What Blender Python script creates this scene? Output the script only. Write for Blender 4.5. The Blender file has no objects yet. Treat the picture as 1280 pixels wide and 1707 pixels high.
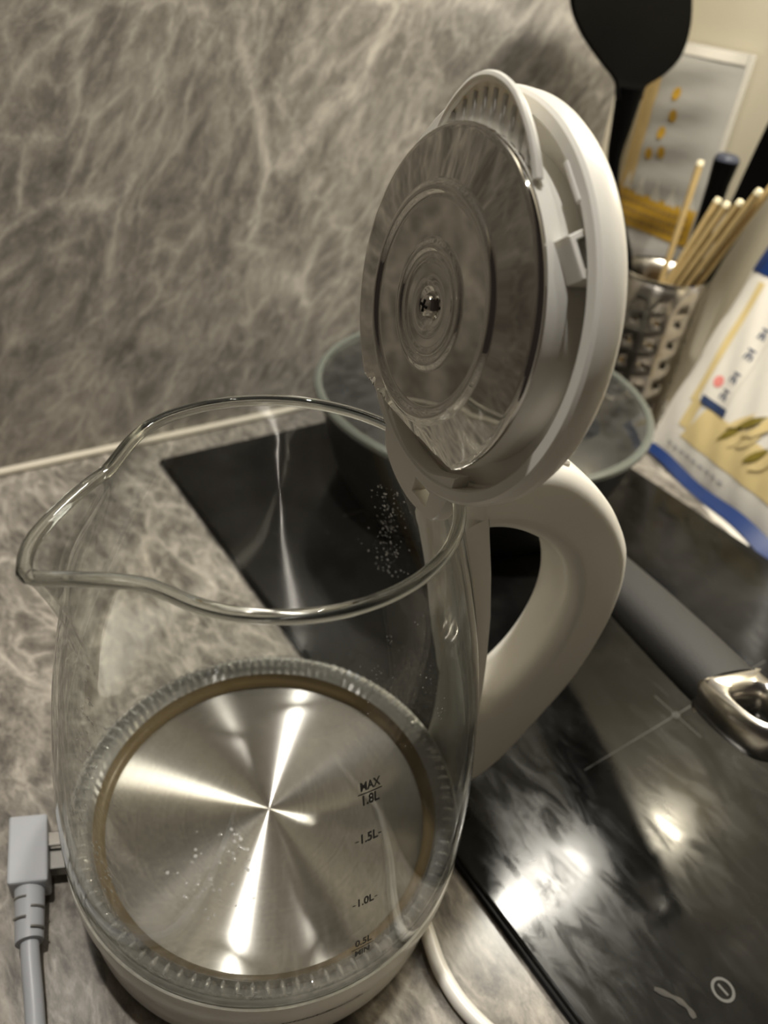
import bpy, bmesh, math, random
from math import sin, cos, pi, radians, sqrt, atan2
from mathutils import Vector, Matrix

random.seed(7)
SC = bpy.context.scene
COL = SC.collection

# ------------------------------------------------------------------ camera
F_PX, YAW, PITCH, ROLL = 1290.4, 0.6646, 0.6302, 0.1317
CAM = Vector((-0.0988, -0.1821, 0.3634))
fw = Vector((sin(YAW) * cos(PITCH), cos(YAW) * cos(PITCH), -sin(PITCH)))
rt = Vector((cos(YAW), -sin(YAW), 0))
up = rt.cross(fw)
rt2 = cos(ROLL) * rt + sin(ROLL) * up
up2 = -sin(ROLL) * rt + cos(ROLL) * up
cd = bpy.data.cameras.new('camera')
cd.lens = 6.86
cd.sensor_fit = 'VERTICAL'
cd.sensor_height = 1707 / F_PX * cd.lens
cd.sensor_width = 1280 / F_PX * cd.lens
cd.clip_start = 0.01
cd.dof.use_dof = True
cd.dof.focus_distance = 0.262
cd.dof.aperture_fstop = 2.3
cam = bpy.data.objects.new('camera', cd)
COL.objects.link(cam)
cam.matrix_world = Matrix(((rt2.x, up2.x, -fw.x, CAM.x), (rt2.y, up2.y, -fw.y, CAM.y), (rt2.z, up2.z, -fw.z, CAM.z), (0, 0, 0, 1)))
SC.camera = cam

# ------------------------------------------------------------------ world, light, exposure
W = bpy.data.worlds.new('room_air')
SC.world = W
W.use_nodes = True
W.node_tree.nodes['Background'].inputs[0].default_value = (0.64, 0.49, 0.41, 1)
W.node_tree.nodes['Background'].inputs[1].default_value = 0.036
SC.view_settings.view_transform = 'Standard'
SC.view_settings.look = 'None'
SC.view_settings.gamma = 1
SC.view_settings.use_curve_mapping = False
SC.view_settings.exposure = 0.22
def lamp(name, loc, watts, col, size, aim=None):
    l = bpy.data.lights.new(name, 'AREA')
    l.shape = 'DISK'; l.size = size; l.energy = watts; l.color = col
    o = bpy.data.objects.new(name, l); COL.objects.link(o); o.location = loc
    if aim is not None: o.rotation_euler = (Vector(aim) - Vector(loc)).to_track_quat('-Z', 'Y').to_euler()
    return o
KEY = (-0.125, 0.125, 1.72)        # ceiling spotlight, high above the picture
lamp('ceiling_spot_light', KEY, 14.5, (1.0, 0.965, 0.91), 0.055, (0.1, 0.0, 0.1))
lamp('ceiling_spot_light', (0.34, 0.03, 1.72), 3.0, (1.0, 0.955, 0.88), 0.055, (0.3, 0.0, 0.1))   # its neighbour
BAR = (0.462, 0.092, 0.652)       # light strip under the added light box, above the picture
strip_l = lamp('strip_light', BAR, 3.2, (1.0, 0.95, 0.83), 0.2)
strip_l.data.shape = 'RECTANGLE'; strip_l.data.size = 0.17; strip_l.data.size_y = 0.036
PUCK = (0.574, 0.026, 0.500)      # small puck lamp on the side wall, above the picture
lamp('puck_light', PUCK, 0.55, (1.0, 0.90, 0.68), 0.034, (0.25, 0.0, 0.0))

# ------------------------------------------------------------------ node helpers
def new_mat(name):
    m = bpy.data.materials.new(name); m.use_nodes = True
    nt = m.node_tree; nt.nodes.clear()
    out = nt.nodes.new('ShaderNodeOutputMaterial')
    return m, nt, out
def N(nt, kind, **kw):
    n = nt.nodes.new('ShaderNode' + kind)
    for k, v in kw.items():
        if k.startswith('i_'):
            n.inputs[k[2:].replace('_', ' ')].default_value = v
        else:
            setattr(n, k, v)
    return n
def math_n(nt, op, a, b=None, clamp=False):
    n = nt.nodes.new('ShaderNodeMath'); n.operation = op; n.use_clamp = clamp
    for i, x in enumerate((a, b)):
        if x is None: continue
        if isinstance(x, (int, float)): n.inputs[i].default_value = x
        else: nt.links.new(x, n.inputs[i])
    return n.outputs[0]
def ramp(nt, fac, stops, interp='LINEAR'):
    r = nt.nodes.new('ShaderNodeValToRGB'); r.color_ramp.interpolation = interp
    e = r.color_ramp.elements
    while len(e) < len(stops): e.new(0.5)
    for el, (p, c) in zip(e, stops):
        el.position = p
        el.color = (c, c, c, 1) if isinstance(c, (int, float)) else (*c, 1)
    nt.links.new(fac, r.inputs[0])
    return r.outputs[0]
def mix(nt, fac, a, b, blend='MIX'):
    m = nt.nodes.new('ShaderNodeMix'); m.data_type = 'RGBA'; m.blend_type = blend
    for sock, x in ((m.inputs[0], fac), (m.inputs[6], a), (m.inputs[7], b)):
        if isinstance(x, (int, float)): sock.default_value = x
        elif isinstance(x, tuple): sock.default_value = (*x, 1)
        else: nt.links.new(x, sock)
    return m.outputs[2]
def principled(name, col, rough=0.5, metal=0.0, noise=0.03, nscale=60, bump=0.0, coat=0.0, sss=0.0, spec=0.5, trans=0.0, ior=1.45, **extra):
    m, nt, out = new_mat(name)
    p = nt.nodes.new('ShaderNodeBsdfPrincipled')
    nt.links.new(p.outputs[0], out.inputs[0])
    tc = N(nt, 'TexCoord')
    nz = N(nt, 'TexNoise', i_Scale=nscale, i_Detail=4.0)
    nt.links.new(tc.outputs['Object'], nz.inputs['Vector'])
    a = tuple(max(0, c * (1 - noise)) for c in col); b = tuple(min(1, c * (1 + noise)) for c in col)
    c = mix(nt, nz.outputs[0], a, b)
    nt.links.new(c, p.inputs['Base Color'])
    p.inputs['Roughness'].default_value = rough
    p.inputs['Metallic'].default_value = metal
    p.inputs['IOR'].default_value = ior
    p.inputs['Specular IOR Level'].default_value = spec
    p.inputs['Coat Weight'].default_value = coat
    p.inputs['Transmission Weight'].default_value = trans
    if sss:
        p.inputs['Subsurface Weight'].default_value = sss
        p.inputs['Subsurface Radius'].default_value = (0.004, 0.003, 0.002)
        p.inputs['Subsurface Scale'].default_value = 1.0
    if bump:
        bm_ = N(nt, 'Bump'); bm_.inputs['Strength'].default_value = bump; bm_.inputs['Distance'].default_value = 0.0005
        nt.links.new(nz.outputs[0], bm_.inputs['Height']); nt.links.new(bm_.outputs[0], p.inputs['Normal'])
    return m

def marble(name, rot, tint=(1.3, 1.3, 1.34), rough=0.28, dens=1.0, deep=1.0, web=1.0):
    """grey-brown stone with a web of pale veins, stretched along one direction"""
    m, nt, out = new_mat(name)
    p = nt.nodes.new('ShaderNodeBsdfPrincipled'); nt.links.new(p.outputs[0], out.inputs[0])
    tc = N(nt, 'TexCoord')
    mp = N(nt, 'Mapping'); mp.inputs['Rotation'].default_value = rot
    nt.links.new(tc.outputs['Object'], mp.inputs[0])
    mp2 = N(nt, 'Mapping'); mp2.inputs['Scale'].default_value = (dens, dens, 0.48 * dens)
    nt.links.new(mp.outputs[0], mp2.inputs[0])
    base = mp2.outputs[0]
    def warp(vec, sc, amt, det=4.0):
        n = N(nt, 'TexNoise', i_Scale=sc, i_Detail=det); n.inputs['Roughness'].default_value = 0.6
        nt.links.new(vec, n.inputs['Vector'])
        s = N(nt, 'VectorMath', operation='SUBTRACT'); s.inputs[1].default_value = (0.5, 0.5, 0.5); nt.links.new(n.outputs[1], s.inputs[0])
        k = N(nt, 'VectorMath', operation='SCALE'); k.inputs['Scale'].default_value = amt; nt.links.new(s.outputs[0], k.inputs[0])
        a = N(nt, 'VectorMath', operation='ADD'); nt.links.new(vec, a.inputs[0]); nt.links.new(k.outputs[0], a.inputs[1])
        return a.outputs[0]
    w1 = warp(base, 9, 0.060, 2.0)
    w2 = warp(w1, 40, 0.016, 6.0)
    def edges(vec, sc, width):
        v = N(nt, 'TexVoronoi', feature='DISTANCE_TO_EDGE', i_Scale=sc); nt.links.new(vec, v.inputs['Vector'])
        return ramp(nt, v.outputs['Distance'], [(0.0, 1.0), (width * 0.22, 0.55), (width * 0.55, 0.16), (width, 0.0)])
    def noise(vec, sc, det, rg):
        n = N(nt, 'TexNoise', i_Scale=sc, i_Detail=det); n.inputs['Roughness'].default_value = rg
        nt.links.new(vec, n.inputs['Vector']); return n.outputs[0]
    e1 = edges(w2, 11, 0.16)
    e2 = edges(w2, 27, 0.26)
    e3 = edges(warp(w2, 130, 0.008, 3.0), 62, 0.40)
    big = noise(w1, 7.0, 3.0, 0.5)
    mid = noise(w1, 26.0, 8.0, 0.66)
    fine = noise(base, 330.0, 5.0, 0.75)
    speck = noise(w2, 120.0, 8.0, 0.75)
    gate1 = ramp(nt, noise(w1, 11.0, 3.0, 0.5), [(0.36, 0.15), (0.62, 1.0)])
    gate2 = ramp(nt, big, [(0.34, 0.2), (0.62, 1.0)])
    veins = math_n(nt, 'MULTIPLY', e1, math_n(nt, 'MULTIPLY', gate1, 0.66))
    veins = math_n(nt, 'MAXIMUM', veins, math_n(nt, 'MULTIPLY', e2, math_n(nt, 'MULTIPLY', gate2, 0.50 * web)))
    veins = math_n(nt, 'MAXIMUM', veins, math_n(nt, 'MULTIPLY', e3, math_n(nt, 'MULTIPLY', ramp(nt, mid, [(0.38, 0.1), (0.62, 1.0)]), 0.46 * web)))
    veins = math_n(nt, 'MULTIPLY', veins, ramp(nt, speck, [(0.32, 0.30), (0.60, 1.0)]))
    t = lambda c: tuple(a * b for a, b in zip(c, tint))
    ground = mix(nt, ramp(nt, mid, [(0.34, 0.0), (0.66, 1.0)]), t((0.072 * deep, 0.065 * deep, 0.058 * deep)), t((0.160 * deep, 0.147 * deep, 0.126 * deep)))
    ground = mix(nt, ramp(nt, speck, [(0.40, 0.0), (0.72, 0.75)]), ground, t((0.270, 0.246, 0.206)))
    ground = mix(nt, ramp(nt, fine, [(0.42, 0.0), (0.70, 0.5)]), ground, t((0.075, 0.066, 0.056)))
    col = mix(nt, veins, ground, t((0.600, 0.560, 0.485)))
    nt.links.new(col, p.inputs['Base Color'])
    p.inputs['Roughness'].default_value = rough
    p.inputs['Specular IOR Level'].default_value = 0.35
    return m

def clear_glass(name, tint=(0.80, 0.81, 0.79), film=0.02, boost=0.0, edge=3.0):
    """a thin pane: lets light straight through, mirrors by Fresnel, darkens where it is seen edge-on"""
    m, nt, out = new_mat(name)
    lw = N(nt, 'LayerWeight'); lw.inputs[0].default_value = 0.5
    f = lw.outputs['Facing']
    f5 = math_n(nt, 'POWER', f, 5.0)
    fr = math_n(nt, 'ADD', math_n(nt, 'MULTIPLY', f5, 0.96 - boost), 0.04 + boost)
    tr = N(nt, 'BsdfTransparent'); gl = N(nt, 'BsdfGlossy'); gl.inputs['Roughness'].default_value = 0.012
    fe = math_n(nt, 'POWER', f, edge)
    nt.links.new(mix(nt, fe, (0.985, 0.99, 0.985), tint), tr.inputs[0])
    ms = N(nt, 'MixShader'); nt.links.new(fr, ms.inputs[0]); nt.links.new(tr.outputs[0], ms.inputs[1]); nt.links.new(gl.outputs[0], ms.inputs[2])
    tc = N(nt, 'TexCoord'); nz = N(nt, 'TexNoise', i_Scale=90.0, i_Detail=6.0); nt.links.new(tc.outputs['Object'], nz.inputs['Vector'])
    df = N(nt, 'BsdfDiffuse'); df.inputs[0].default_value = (0.8, 0.8, 0.78, 1)
    ms2 = N(nt, 'MixShader'); nt.links.new(math_n(nt, 'MULTIPLY', ramp(nt, nz.outputs[0], [(0.35, 0.25), (0.75, 1.0)]), film), ms2.inputs[0])
    nt.links.new(ms.outputs[0], ms2.inputs[1]); nt.links.new(df.outputs[0], ms2.inputs[2])
    nt.links.new(ms2.outputs[0], out.inputs[0])
    return m

def solid_glass(name, col=(0.96, 0.97, 0.955), rough=0.0, ior=1.47):
    m, nt, out = new_mat(name)
    g = N(nt, 'BsdfGlass'); g.inputs['Roughness'].default_value = rough; g.inputs['IOR'].default_value = ior
    tc = N(nt, 'TexCoord'); nz = N(nt, 'TexNoise', i_Scale=40.0); nt.links.new(tc.outputs['Object'], nz.inputs['Vector'])
    nt.links.new(mix(nt, nz.outputs[0], col, tuple(c * 0.97 for c in col)), g.inputs['Color'])
    nt.links.new(g.outputs[0], out.inputs[0])
    return m

M = {}
M['marble_wall'] = marble('marble_wall_stone', (0, radians(-33), 0))
M['marble_top'] = marble('marble_worktop_stone', (radians(90), 0, radians(20)), tint=(1.15, 1.13, 1.13), rough=0.22, dens=1.35, deep=0.62, web=1.35)
M['cream'] = principled('cream_wall_paint', (0.66, 0.60, 0.46), 0.6, noise=0.03, nscale=12)
M['white_trim'] = principled('pale_sealant', (0.62, 0.57, 0.47), 0.45, noise=0.08)
M['plastic'] = principled('ivory_plastic', (0.79, 0.765, 0.70), 0.30, noise=0.012, sss=0.12)
M['plastic_cool'] = principled('grey_white_plastic', (0.44, 0.45, 0.47), 0.4, noise=0.02)
M['black_plastic'] = principled('black_nylon', (0.0018, 0.0018, 0.0018), 0.40, noise=0.15, spec=0.09)
M['grip'] = principled('soft_grey_grip', (0.030, 0.029, 0.028), 0.62, noise=0.12, nscale=900, bump=0.4)
M['chrome'] = principled('polished_steel', (0.62, 0.60, 0.56), 0.06, metal=1.0, noise=0.02)
M['satin'] = principled('satin_cast_steel', (0.62, 0.59, 0.54), 0.24, metal=1.0, noise=0.04)
M['holder'] = principled('brushed_holder_steel', (0.50, 0.46, 0.40), 0.30, metal=1.0, noise=0.05)
M['mirror'] = principled('mirror_steel', (0.60, 0.585, 0.55), 0.045, metal=1.0, noise=0.02, nscale=8)
M['bamboo'] = principled('bamboo_wood', (0.62, 0.45, 0.20), 0.55, noise=0.15, nscale=120)
M['bamboo_tip'] = principled('bamboo_cut_end', (0.85, 0.76, 0.52), 0.6, noise=0.05)
M['glass'] = clear_glass('clear_kettle_glass', film=0.012)
M['rim_glass'] = solid_glass('kettle_rim_glass')
M['pan_black'] = principled('dark_nonstick', (0.018, 0.018, 0.018), 0.35, noise=0.15)
M['lid_glass'] = clear_glass('pan_lid_glass', tint=(0.55, 0.60, 0.56), film=0.045, boost=0.03)
M['lid_rim'] = principled('frosted_glass_edge', (0.115, 0.125, 0.108), 0.25, noise=0.05, spec=0.6)
M['print_black'] = principled('black_print', (0.008, 0.008, 0.008), 0.5, noise=0.1)
M['amber'] = principled('amber_silicone', (0.13, 0.092, 0.042), 0.22, noise=0.08, spec=0.6)
M['mark_grey'] = principled('hob_marking', (0.10, 0.097, 0.09), 0.5, noise=0.1)
M['hood'] = principled('fitting_steel', (0.30, 0.29, 0.27), 0.35, metal=0.6, noise=0.04)
M['bag_white'] = principled('bag_film_white', (0.72, 0.68, 0.60), 0.32, noise=0.04, nscale=25, spec=0.5)
M['bag_blue'] = principled('bag_film_blue', (0.010, 0.030, 0.120), 0.30, noise=0.12, nscale=30)
M['bag_tan'] = principled('bag_print_tan', (0.66, 0.52, 0.25), 0.4, noise=0.10, nscale=60)
M['bag_olive'] = principled('bag_print_olive', (0.20, 0.155, 0.025), 0.4, noise=0.15, nscale=60)
M['bag_pink'] = principled('bag_print_pink', (0.74, 0.25, 0.22), 0.4, noise=0.08)
M['bag_navy'] = principled('bag_print_navy', (0.030, 0.050, 0.115), 0.4, noise=0.08)
M['bag_grey'] = principled('bag_print_grey', (0.42, 0.41, 0.40), 0.4, noise=0.08)
M['yellow'] = principled('yellow_band_print', (0.58, 0.34, 0.035), 0.4, noise=0.12, nscale=90)
M['brown_print'] = principled('brown_print', (0.33, 0.20, 0.05), 0.4, noise=0.1)
M['pouch'] = principled('cloudy_pouch_film', (0.50, 0.48, 0.44), 0.25, noise=0.08, nscale=30, spec=0.6)

def mat_hob():
    m, nt, out = new_mat('black_hob_glass')
    p = nt.nodes.new('ShaderNodeBsdfPrincipled'); nt.links.new(p.outputs[0], out.inputs[0])
    tc = N(nt, 'TexCoord')
    n1 = N(nt, 'TexNoise', i_Scale=22.0, i_Detail=6.0); nt.links.new(tc.outputs['Object'], n1.inputs['Vector'])
    n2 = N(nt, 'TexNoise', i_Scale=150.0, i_Detail=4.0); nt.links.new(tc.outputs['Object'], n2.inputs['Vector'])
    sm = math_n(nt, 'MULTIPLY', ramp(nt, n1.outputs[0], [(0.36, 0.15), (0.72, 1.0)]), ramp(nt, n2.outputs[0], [(0.3, 0.7), (0.7, 1.0)]))
    nt.links.new(mix(nt, sm, (0.002, 0.002, 0.002), (0.016, 0.0156, 0.0143)), p.inputs['Base Color'])   # wiped grease film
    mp = N(nt, 'Mapping'); mp.inputs['Rotation'].default_value = (0, 0, radians(-35)); mp.inputs['Scale'].default_value = (1.0, 0.35, 1.0); nt.links.new(tc.outputs['Object'], mp.inputs[0])
    n3 = N(nt, 'TexNoise', i_Scale=75.0, i_Detail=5.0); n3.inputs['Roughness'].default_value = 0.65; n3.inputs['Distortion'].default_value = 1.2; nt.links.new(mp.outputs[0], n3.inputs['Vector'])
    nt.links.new(math_n(nt, 'ADD', ramp(nt, n1.outputs[0], [(0.35, 0.02), (0.7, 0.08)]), ramp(nt, n3.outputs[0], [(0.38, 0.05), (0.60, 0.16), (0.72, 0.26)])), p.inputs['Roughness'])   # streaks left by wiping
    p.inputs['Specular IOR Level'].default_value = 0.24
    return m
M['hob'] = mat_hob()

def mat_brushed():
    m, nt, out = new_mat('radially_brushed_steel')
    p = N(nt, 'BsdfAnisotropic'); nt.links.new(p.outputs[0], out.inputs[0])
    p.distribution = 'GGX'
    p.inputs['Roughness'].default_value = 0.27
    p.inputs['Anisotropy'].default_value = 0.80
    tg = N(nt, 'Tangent', direction_type='RADIAL', axis='Z'); nt.links.new(tg.outputs[0], p.inputs['Tangent'])
    tc = N(nt, 'TexCoord')
    sx = N(nt, 'SeparateXYZ'); nt.links.new(tc.outputs['Object'], sx.inputs[0])
    r = math_n(nt, 'SQRT', math_n(nt, 'ADD', math_n(nt, 'POWER', sx.outputs[0], 2.0), math_n(nt, 'POWER', sx.outputs[1], 2.0)))
    nz = N(nt, 'TexNoise', noise_dimensions='1D', i_Scale=900.0, i_Detail=3.0); nt.links.new(r, nz.inputs['W'])
    blot = N(nt, 'TexNoise', i_Scale=38.0, i_Detail=6.0); nt.links.new(tc.outputs['Object'], blot.inputs['Vector'])
    c = mix(nt, nz.outputs[0], (0.38, 0.36, 0.335), (0.51, 0.49, 0.455))
    c = mix(nt, math_n(nt, 'MULTIPLY', ramp(nt, blot.outputs[0], [(0.5, 0.0), (0.75, 1.0)]), 0.25), c, (0.66, 0.64, 0.60))
    nt.links.new(c, p.inputs['Color'])
    return m
M['brushed'] = mat_brushed()

# ------------------------------------------------------------------ mesh helpers
def link(name, me, parent=None, smooth=True):
    o = bpy.data.objects.new(name, me); COL.objects.link(o)
    if parent is not None: o.parent = parent
    if smooth:
        for pl in me.polygons: pl.use_smooth = True
    return o
def mesh(name, verts, faces, mat, parent=None, smooth=True, auto=35):
    me = bpy.data.meshes.new(name); me.from_pydata([tuple(v) for v in verts], [], faces); me.validate()
    bm = bmesh.new(); bm.from_mesh(me)
    bmesh.ops.recalc_face_normals(bm, faces=bm.faces[:])
    if smooth:
        for e in bm.edges:
            if len(e.link_faces) == 2 and e.calc_face_angle(0) > radians(auto): e.smooth = False
    bm.to_mesh(me); bm.free()
    me.materials.append(M[mat] if isinstance(mat, str) else mat)
    return link(name, me, parent, smooth)
def empty(name, loc=(0, 0, 0), parent=None):
    o = bpy.data.objects.new(name, None); COL.objects.link(o); o.location = loc
    o.empty_display_size = 0.02
    if parent is not None: o.parent = parent
    return o
def tag(o, label, cat, group=None):
    o['label'] = label; o['category'] = cat
    if group: o['group'] = group
    return o
def struct(o, label=None):
    o['kind'] = 'structure'
    if label: o['label'] = label
    return o
def ident(v): return Vector(v)
def box(name, lo, hi, mat, parent=None, bevel=0.0, xf=ident, seg=2):
    bm = bmesh.new(); bmesh.ops.create_cube(bm, size=1.0)
    c = [(a + b) / 2 for a, b in zip(lo, hi)]; s = [b - a for a, b in zip(lo, hi)]
    for v in bm.verts: v.co = Vector((c[0] + v.co.x * s[0], c[1] + v.co.y * s[1], c[2] + v.co.z * s[2]))
    if bevel: bmesh.ops.bevel(bm, geom=bm.edges[:], offset=bevel, segments=seg, affect='EDGES', profile=0.5)
    for v in bm.verts: v.co = xf(v.co)
    bmesh.ops.recalc_face_normals(bm, faces=bm.faces[:])
    me = bpy.data.meshes.new(name); bm.to_mesh(me); bm.free(); me.materials.append(M[mat])
    return link(name, me, parent, smooth=False)
def lathe(name, prof, mat, parent=None, n=96, xf=ident, closed=False, auto=35):
    """prof: list of (r, z)"""
    vs, fs = [], []
    for (r, z) in prof:
        for i in range(n):
            a = 2 * pi * i / n; vs.append(xf((r * cos(a), r * sin(a), z)))
    k = len(prof)
    for j in range(k if closed else k - 1):
        j2 = (j + 1) % k
        for i in range(n):
            i2 = (i + 1) % n
            fs.append((j * n + i, j * n + i2, j2 * n + i2, j2 * n + i))
    if not closed:
        if prof[0][0] > 1e-6: pass
    return mesh(name, vs, fs, mat, parent, auto=auto)
def tube_geo(pts, rad, n=10, closed=False):
    pts = [Vector(p) for p in pts]; k = len(pts)
    vs, fs = [], []
    prev = None
    for i, p in enumerate(pts):
        a = pts[(i - 1) % k] if (closed or i > 0) else pts[i]; b = pts[(i + 1) % k] if (closed or i < k - 1) else pts[i]
        t = (b - a).normalized()
        if prev is None:
            ref = Vector((0, 0, 1)) if abs(t.z) < 0.9 else Vector((1, 0, 0)); x = t.cross(ref).normalized()
        else: x = (prev - t * prev.dot(t)).normalized()
        prev = x; y = t.cross(x)
        r = rad(i / max(1, k - 1)) if callable(rad) else rad
        for j in range(n):
            th = 2 * pi * j / n; vs.append(p + x * cos(th) * r + y * sin(th) * r)
    for i in range(k if closed else k - 1):
        i2 = (i + 1) % k
        for j in range(n):
            j2 = (j + 1) % n; fs.append((i * n + j, i * n + j2, i2 * n + j2, i2 * n + j))
    if not closed:
        fs.append(tuple(range(n))[::-1]); fs.append(tuple((k - 1) * n + j for j in range(n)))
    return vs, fs
def tube(name, pts, rad, mat, parent=None, n=12, closed=False):
    v, f = tube_geo(pts, rad, n, closed); return mesh(name, v, f, mat, parent, auto=60)
def catmull(pts, per=8, closed=False):
    pts = [Vector(p) for p in pts]; k = len(pts); out = []
    rng = range(k if closed else k - 1)
    for i in rng:
        g = (lambda j: pts[j % k]) if closed else (lambda j: pts[min(max(j, 0), k - 1)])
        p0, p1, p2, p3 = g(i - 1), g(i), g(i + 1), g(i + 2)
        for s in range(per):
            t = s / per
            out.append(0.5 * ((2 * p1) + (p2 - p0) * t + (2 * p0 - 5 * p1 + 4 * p2 - p3) * t * t + (3 * p1 - p0 - 3 * p2 + p3) * t ** 3))
    if not closed: out.append(pts[-1])
    return out
def offset_loop(loop, d):
    k = len(loop); area = sum(loop[i].x * loop[(i + 1) % k].y - loop[(i + 1) % k].x * loop[i].y for i in range(k))
    sg = 1 if area > 0 else -1; out = []
    for i in range(k):
        t = (loop[(i + 1) % k] - loop[i - 1]); t = Vector((t.x, t.y)).normalized()
        nrm = Vector((t.y, -t.x)) * sg      # outward
        out.append(Vector((loop[i].x, loop[i].y)) + nrm * d)
    return out
def plate(name, outer, holes, depth_layers, mat, parent=None, xf=ident, auto=40):
    """solid plate: outline (2D) with holes, swept through depth_layers [(depth, inset)], capped"""
    loops = [[Vector((p[0], p[1])) for p in outer]] + [[Vector((p[0], p[1])) for p in h] for h in holes]
    bm = bmesh.new(); rings = []
    for li, L in enumerate(loops):
        rr = []
        for (dz, ins) in depth_layers:
            L2 = offset_loop(L, -ins if li == 0 else ins)
            rr.append([bm.verts.new((p.x, p.y, dz)) for p in L2])
        rings.append(rr)
        k = len(L)
        for a, b in zip(rr[:-1], rr[1:]):
            for i in range(k): bm.faces.new((a[i], a[(i + 1) % k], b[(i + 1) % k], b[i]))
    for idx in (0, -1):
        ed = []
        for rr in rings:
            r = rr[idx]
            for i in range(len(r)):
                e = bm.edges.get((r[i], r[(i + 1) % len(r)])) or bm.edges.new((r[i], r[(i + 1) % len(r)])); ed.append(e)
        bmesh.ops.triangle_fill(bm, use_beauty=True, edges=ed)
    bmesh.ops.recalc_face_normals(bm, faces=bm.faces[:])
    for e in bm.edges:
        if len(e.link_faces) == 2 and e.calc_face_angle(0) > radians(auto): e.smooth = False
    for v in bm.verts: v.co = xf(v.co)
    bmesh.ops.recalc_face_normals(bm, faces=bm.faces[:])
    me = bpy.data.meshes.new(name); bm.to_mesh(me); bm.free(); me.materials.append(M[mat])
    return link(name, me, parent)
def interp(x, xs, ys):
    if x <= xs[0]: return ys[0]
    for a, b, c, d in zip(xs[:-1], xs[1:], ys[:-1], ys[1:]):
        if x <= b: return c + (d - c) * (x - a) / (b - a)
    return ys[-1]
def smooth_interp(x, xs, ys):
    # monotone-ish cubic through the table
    k = len(xs)
    if x <= xs[0]: return ys[0]
    if x >= xs[-1]: return ys[-1]
    for i in range(k - 1):
        if x <= xs[i + 1]:
            h_ = xs[i + 1] - xs[i]; t = (x - xs[i]) / h_
            m0 = (ys[i + 1] - ys[i - 1]) / (xs[i + 1] - xs[i - 1]) if i > 0 else (ys[1] - ys[0]) / (xs[1] - xs[0])
            m1 = (ys[i + 2] - ys[i]) / (xs[i + 2] - xs[i]) if i < k - 2 else (ys[-1] - ys[-2]) / (xs[-1] - xs[-2])
            return ((2 * t ** 3 - 3 * t ** 2 + 1) * ys[i] + (t ** 3 - 2 * t ** 2 + t) * h_ * m0 + (-2 * t ** 3 + 3 * t ** 2) * ys[i + 1] + (t ** 3 - t ** 2) * h_ * m1)

# ------------------------------------------------------------------ the setting
WALL_Y, SIDE_X, STONE_X = 0.3836, 0.600, 0.5545
HX0, HX1, HY1, HY0, HZ = 0.0783, 0.4483, 0.3452, -0.30, 0.0055
o = box('wall_back', (-1.3, WALL_Y + 0.010, -0.9), (0.75, WALL_Y + 0.11, 1.9), 'cream'); struct(o, 'cream painted wall behind the stone splashback')
o = box('splashback', (-1.3, WALL_Y, 0.0), (STONE_X, WALL_Y + 0.0099, 1.0), 'marble_wall')
tag(o, 'grey-brown marble splashback slab with pale veins behind the kettle', 'splashback')
o = box('wall_right', (SIDE_X, -1.0, -0.9), (SIDE_X + 0.1, WALL_Y + 0.0099, 1.9), 'cream'); struct(o, 'cream painted side wall behind the noodle bag')
o = box('trim_1', (STONE_X + 0.0001, WALL_Y - 0.0015, 0.0), (STONE_X + 0.0085, WALL_Y + 0.0099, 1.0), 'white_trim', bevel=0.001); struct(o, 'pale edge strip ending the marble splashback')
o = box('trim_2', (-1.3, WALL_Y - 0.0065, 0.0002), (STONE_X - 0.001, WALL_Y - 0.0001, 0.0050), 'white_trim', bevel=0.0016); struct(o, 'pale sealant bead where splashback meets worktop')
o = box('worktop', (-1.3, -0.46, -0.04), (SIDE_X - 0.0002, WALL_Y + 0.0098, 0.0), 'marble_top')
tag(o, 'grey-brown veined marble worktop under the kettle and hob', 'worktop')

# ------------------------------------------------------------------ induction hob
hob = empty('induction_hob', (0, 0, 0)); tag(hob, 'black glass induction hob set in the marble worktop', 'hob')
g = box('glass_top', (HX0, HY0, 0.0012), (HX1, HY1, HZ), 'hob', hob, bevel=0.0012)
box('frame', (HX0 - 0.0022, HY0 - 0.0022, 0.0001), (HX1 + 0.0022, HY1 + 0.0022, 0.0036), 'black_plastic', hob, bevel=0.0008)
def strip(name, a, b, w, mat, parent, z=HZ):
    a, b = Vector((*a, z)), Vector((*b, z)); d = (b - a).normalized(); nn = Vector((-d.y, d.x, 0)) * w / 2
    vs = [a + nn, a - nn, b - nn, b + nn]; vs = vs + [v + Vector((0, 0, 0.00012)) for v in vs]
    return mesh(name, vs, [(0, 1, 2, 3), (4, 5, 6, 7), (0, 1, 5, 4), (1, 2, 6, 5), (2, 3, 7, 6), (3, 0, 4, 7)], mat, parent, smooth=False)
for (a, b) in (((0.172, -0.047), (0.345, -0.047)), ((0.2515, -0.030), (0.2515, -0.066))):
    strip('zone_mark', a, b, 0.0005, 'mark_grey', hob)
strip('zone_centre_mark', (0.2493, -0.047), (0.2537, -0.047), 0.0034, 'mark_grey', hob)
for (a, b) in (((0.172, 0.213), (0.345, 0.213)), ((0.2515, 0.195), (0.2515, 0.231))):
    strip('zone_mark', a, b, 0.0005, 'mark_grey', hob)
OX, OY = 0.1435, -0.161
ringpts = [(OX + 0.0046 * cos(2 * pi * i / 40), OY + 0.0046 * sin(2 * pi * i / 40), HZ) for i in range(40)]
vs, fs = [], []
for i in range(40):
    a = 2 * pi * i / 40
    for r in (0.0040, 0.0053):
        for dz in (0.0, 0.00012): vs.append((OX + r * cos(a), OY + r * sin(a), HZ + dz))
for i in range(40):
    j = (i + 1) % 40
    for (p, q_) in ((0, 1), (1, 3), (3, 2), (2, 0)): fs.append((i * 4 + p, i * 4 + q_, j * 4 + q_, j * 4 + p))
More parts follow.
